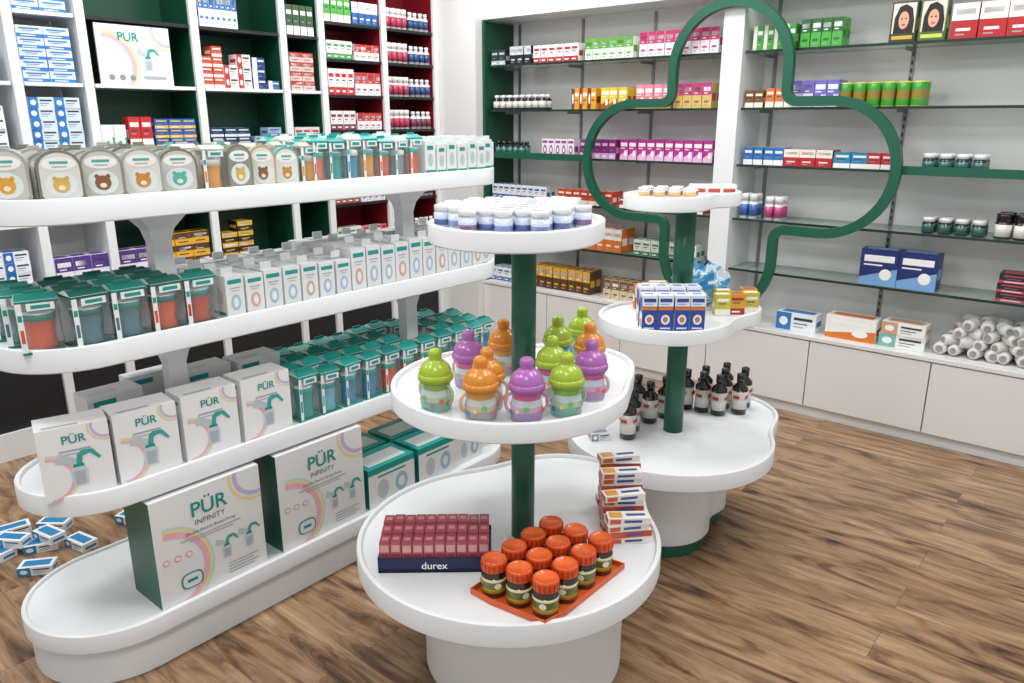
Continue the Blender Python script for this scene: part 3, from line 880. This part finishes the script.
# sippy cups
def cup(mb, M, c, bodyc, s=1.0):
    M = M @ Matrix.Scale(s, 4)
    pale = tuple(.5*x+.42*y for x, y in zip(bodyc[:3], (.85,.9,.95)))+(1,)
    bl = tuple(.5*x+.5*y for x, y in zip(lin('#5fb0dc')[:3], bodyc[:3]))+(1,); wv = lin('#dcebf2')
    mb.lathe(M, [(.034,0),(.040,.004),(.0415,.016),(.042,.030),(.0405,.044),(.037,.060),(.039,.072),(.042,.080)], [wv,bl,bl,pale,wv,bodyc,bodyc], 22, 5)
    mb.lathe(M, [(.028,.003),(.034,.02),(.034,.04),(.030,.075)], [wv,wv,pale], 14, 5)
    mb.lathe(M, [(.042,.080),(.0465,.083),(.0475,.090),(.0465,.096),(.043,.100)], c, 24, 1)
    d = tuple(x*.85 for x in c[:3])+(1,)
    mb.lathe(M, [(.043,.100),(.0425,.108),(.037,.120),(.026,.130),(.0175,.136),(.0165,.141),(.0185,.150),(.0175,.158),(.012,.164),(.004,.166)], [c,c,c,c,d,c,c,c,c], 24, 1)
    hc = tuple(.7*x+.2 for x in bodyc[:3])+(1,)
    for sg in (-1, 1):
        pts = [(sg*(.038+.016*math.sin(t)), .046+.024*math.cos(t)) for t in [math.pi*i/10 for i in range(11)]]
        mb.tube(M, pts, .0045, hc, 5)
    for q in range(11):
        A = M @ Matrix.Rotation(2*math.pi*q/11, 4, 'Z')
        col = [lin('#e0705a'), lin('#3f8fd0'), lin('#eeda6c'), lin('#7cc070'), lin('#d868a8')][q % 5]
        R = .0425; rr = .0055 if q % 2 else .008
        mb.add(A, [(R,rr*math.cos(t),.024+(q % 3)*.008+rr*math.sin(t)) for t in [2*math.pi*k/8 for k in range(8)]], [tuple(range(8))], col, 1)
LG, CO, CP = lin('#a0bb33'), lin('#d8882a'), lin('#aa66ae')
PKb = lin('#e06aa6'); BLb = lin('#5fb4e0'); GRb = lin('#9ccc58'); ORb = lin('#ecb050')
m = MB()
cups = [(-1.345,1.250,LG,GRb),(-1.43,1.37,LG,BLb),(-1.40,1.48,CP,PKb),(-1.186,1.27,CO,ORb),(-1.245,1.385,CO,ORb),(-1.40,1.63,CO,ORb),(-1.085,1.36,CP,PKb),(-1.185,1.58,LG,PKb),(-1.060,1.48,LG,GRb),(-1.085,1.62,CP,PKb),(-1.31,1.90,LG,GRb),(-1.185,1.76,CO,ORb),(-1.30,1.76,LG,BLb),(-1.27,1.265,LG,GRb)]
cups = [c for k, c in enumerate(cups) if k not in (1, 13)]
for x, y, c, bc_ in cups:
    dx, dy = x+1.325, y-1.57; L = math.hypot(dx, dy)
    if y < 1.66 and L > .275: x, y = -1.325+dx*.275/L, 1.57+dy*.275/L
    cup(m, T(x, y, .931, CA+random.uniform(-.6,.6)), c, bc_, .98)
m.finish('toddler_sippy_cups')

# jars on top tray of stand 1
m = MB(); s = .052
for i in range(-6, 7):
    for j in range(-6, 9):
        x = -1.30+i*s+(j % 2)*s/2; y = 1.56+j*s*.87
        if math.hypot(x+1.305, y-1.56) < .186 or math.hypot(x+1.29, y-1.70) < .10:
            jar(m, T(x, y, 1.381), .047, .056, lin('#d3dae2'), lin('#e6e6e6'), [lin('#5a6ca8'), lin('#7f8fc0'), lin('#8a6a94')][(i+j) % 3], 14, lin('#c9d3e6'))
m.finish('vitamin_tablet_jars')

# stand 2 products
m = MB()
for x, y in ((-1.47,2.50),(-1.44,2.42),(-1.52,2.57),(-1.46,2.62),(-1.54,2.66),(-1.44,2.71),(-1.42,2.86),(-1.35,2.87),(-1.28,2.88),(-1.38,2.95),(-1.30,2.97),(-1.22,2.95),(-1.33,3.05),(-1.24,3.04)):
    bottle(m, T(x, y, .451, random.uniform(0,1)), .064, .175, lin('#1c100b'), lin('#17171a'), lin('#d9d4cc'), lin('#cfc6bc'), 16, .42)
    for q in range(4): m.box(T(x, y, .451, q*1.57) @ Matrix.Translation((.0318,0,.07)), .0022, .026, .014, lin('#a8443a'))
m.finish('syrup_bottles')
m = MB()
cu_, su_ = math.cos(CA), math.sin(CA)
for i in range(4):
    for r in range(2):
        lx, ly = -.095+i*.056, -.15+r*.075
        x = -1.345+lx*cu_-ly*su_; y = 2.50+lx*su_+ly*cu_
        fr = m.box(T(x, y, .931, CA+random.uniform(-.05,.05)), .052, .065, .13+r*.014, lin('#2a4a9c'), top=lin('#e4e8ee'), side=lin('#e2e6ee'))
        m.rect(fr, 0, .70, 1, 1, lin('#e3e7ee')); m.rect(fr, .1, .82, .9, .92, lin('#2a4a9c'), k=2); m.rect(fr, .15, .75, .7, .78, GY, k=2); m.rect(fr, 0, .60, 1, .68, lin('#d97a2c'))
        m.ell(fr, .5, .34, .3, .14, lin('#e9edf3'), k=2); m.ell(fr, .5, .34, .17, .08, lin('#d97a2c'), k=3); m.rect(fr, .15, .08, .85, .12, lin('#dfe4ee'), k=2)
        m.rect(fr, .1, .5, .9, .9, lin('#2a4a9c'), 'L'); m.rect(fr, .2, .1, .8, .3, lin('#d97a2c'), 'L'); m.rect(fr, .2, .3, .8, .7, lin('#7b92c4'), 'T')
m.finish('vitamin_boxes')
m = MB()
for k, (x, y) in enumerate(((-1.22,2.70),(-1.185,2.75),(-1.15,2.80),(-1.185,2.86),(-1.25,2.77))):
    carton(m, T(x, y, .931, CA), .058, .045, .08, lin('#d9a02c') if k % 2 else lin('#c9bb3a'), lin('#a8342a') if k % 2 else lin('#f0efe4'), 0)
for k in range(3):
    carton(m, T(-1.50+.0*k, 2.60+.05*k, .931, CA), .08, .045, .09, lin('#c9702c'), lin('#f1ece2'), 3)
m.finish('herbal_tea_boxes')
# crumpled blue plastic bag
m = MB(); vs = []; fs = []; cc = []
NU, NV_ = 40, 22
for a in range(NV_+1):
    v = a/NV_
    for b_ in range(NU):
        t = 2*math.pi*b_/NU
        R = .095*math.sin(math.pi*min(v*.93+.03,1))**.5
        nz = mnoise.noise(Vector((math.cos(t)*2.4, math.sin(t)*2.4, v*4.0)))
        nz2 = mnoise.noise(Vector((math.cos(t)*7, math.sin(t)*7, v*9.0+3)))
        R *= 1+.25*nz+.14*nz2
        vs.append((R*1.15*math.cos(t), R*.62*math.sin(t), max(0, v*.17+.025*nz*v+.016*nz2*v)))
for a in range(NV_):
    for b_ in range(NU):
        k = (b_+1) % NU
        fs.append((a*NU+b_, a*NU+k, (a+1)*NU+k, (a+1)*NU+b_))
        q = mnoise.noise(Vector((b_*.35, a*.4, 1.5)))
        cc.append(lin('#2f86b8') if q > .1 else lin('#6fb0d2') if q > -.2 else lin('#cfe0ea'))
m.add(T(-1.355, 2.785, .932, CA), vs, fs, cc, 1, False)
m.finish('blue_plastic_bag')
m = MB()
fr = m.box(T(-1.265, 2.575, .931, CA), .062, .06, .10, lin('#dfe0dc')); m.rect(fr, .1,.1,.9,.4, lin('#d9bd4a')); m.rect(fr, .2,.6,.8,.7, GY)
m.finish('white_carton')
m = MB()
for i in range(4):
    jar(m, T(-1.43+.045*i, 2.44+.03*i, 1.381), .042, .035, lin('#dddcd8'), lin('#ececec'), lin('#cfae7a'), 14)
    jar(m, T(-1.45+.045*i, 2.50+.03*i, 1.381), .042, .035, lin('#dddcd8'), lin('#ececec'), lin('#b85a4a'), 14)
for i in range(3):
    fr = m.box(T(-1.34+.045*i, 2.68+.03*i, 1.381, CA), .055, .05, .035, lin('#e6e5e2')); m.rect(fr, .1,.2,.9,.6, lin('#b44a3a'))
m.finish('cream_jars')
m = MB()
for x, y, zz in ((-1.58,2.40,.451),(-1.52,2.34,.451),(-1.575,2.40,.482)):
    carton(m, T(x, y, zz, CA+.2), .075, .05, .03, lin('#dfe2e5'), lin('#8d98a5'), 1)
m.finish('small_medicine_packs')

# ---------------------------------------------------------------- camera
cam = D.cameras.new('camera'); cam.lens = 26.93; cam.sensor_width = 36; cam.clip_start = .05
co = D.objects.new('camera', cam); COL.objects.link(co)
co.location = (0, 0, 1.65); co.rotation_euler = (math.radians(90-16.2), 0, math.radians(40))
sc.camera = co
sc.view_settings.view_transform = 'Standard'
sc.view_settings.exposure = 0.0
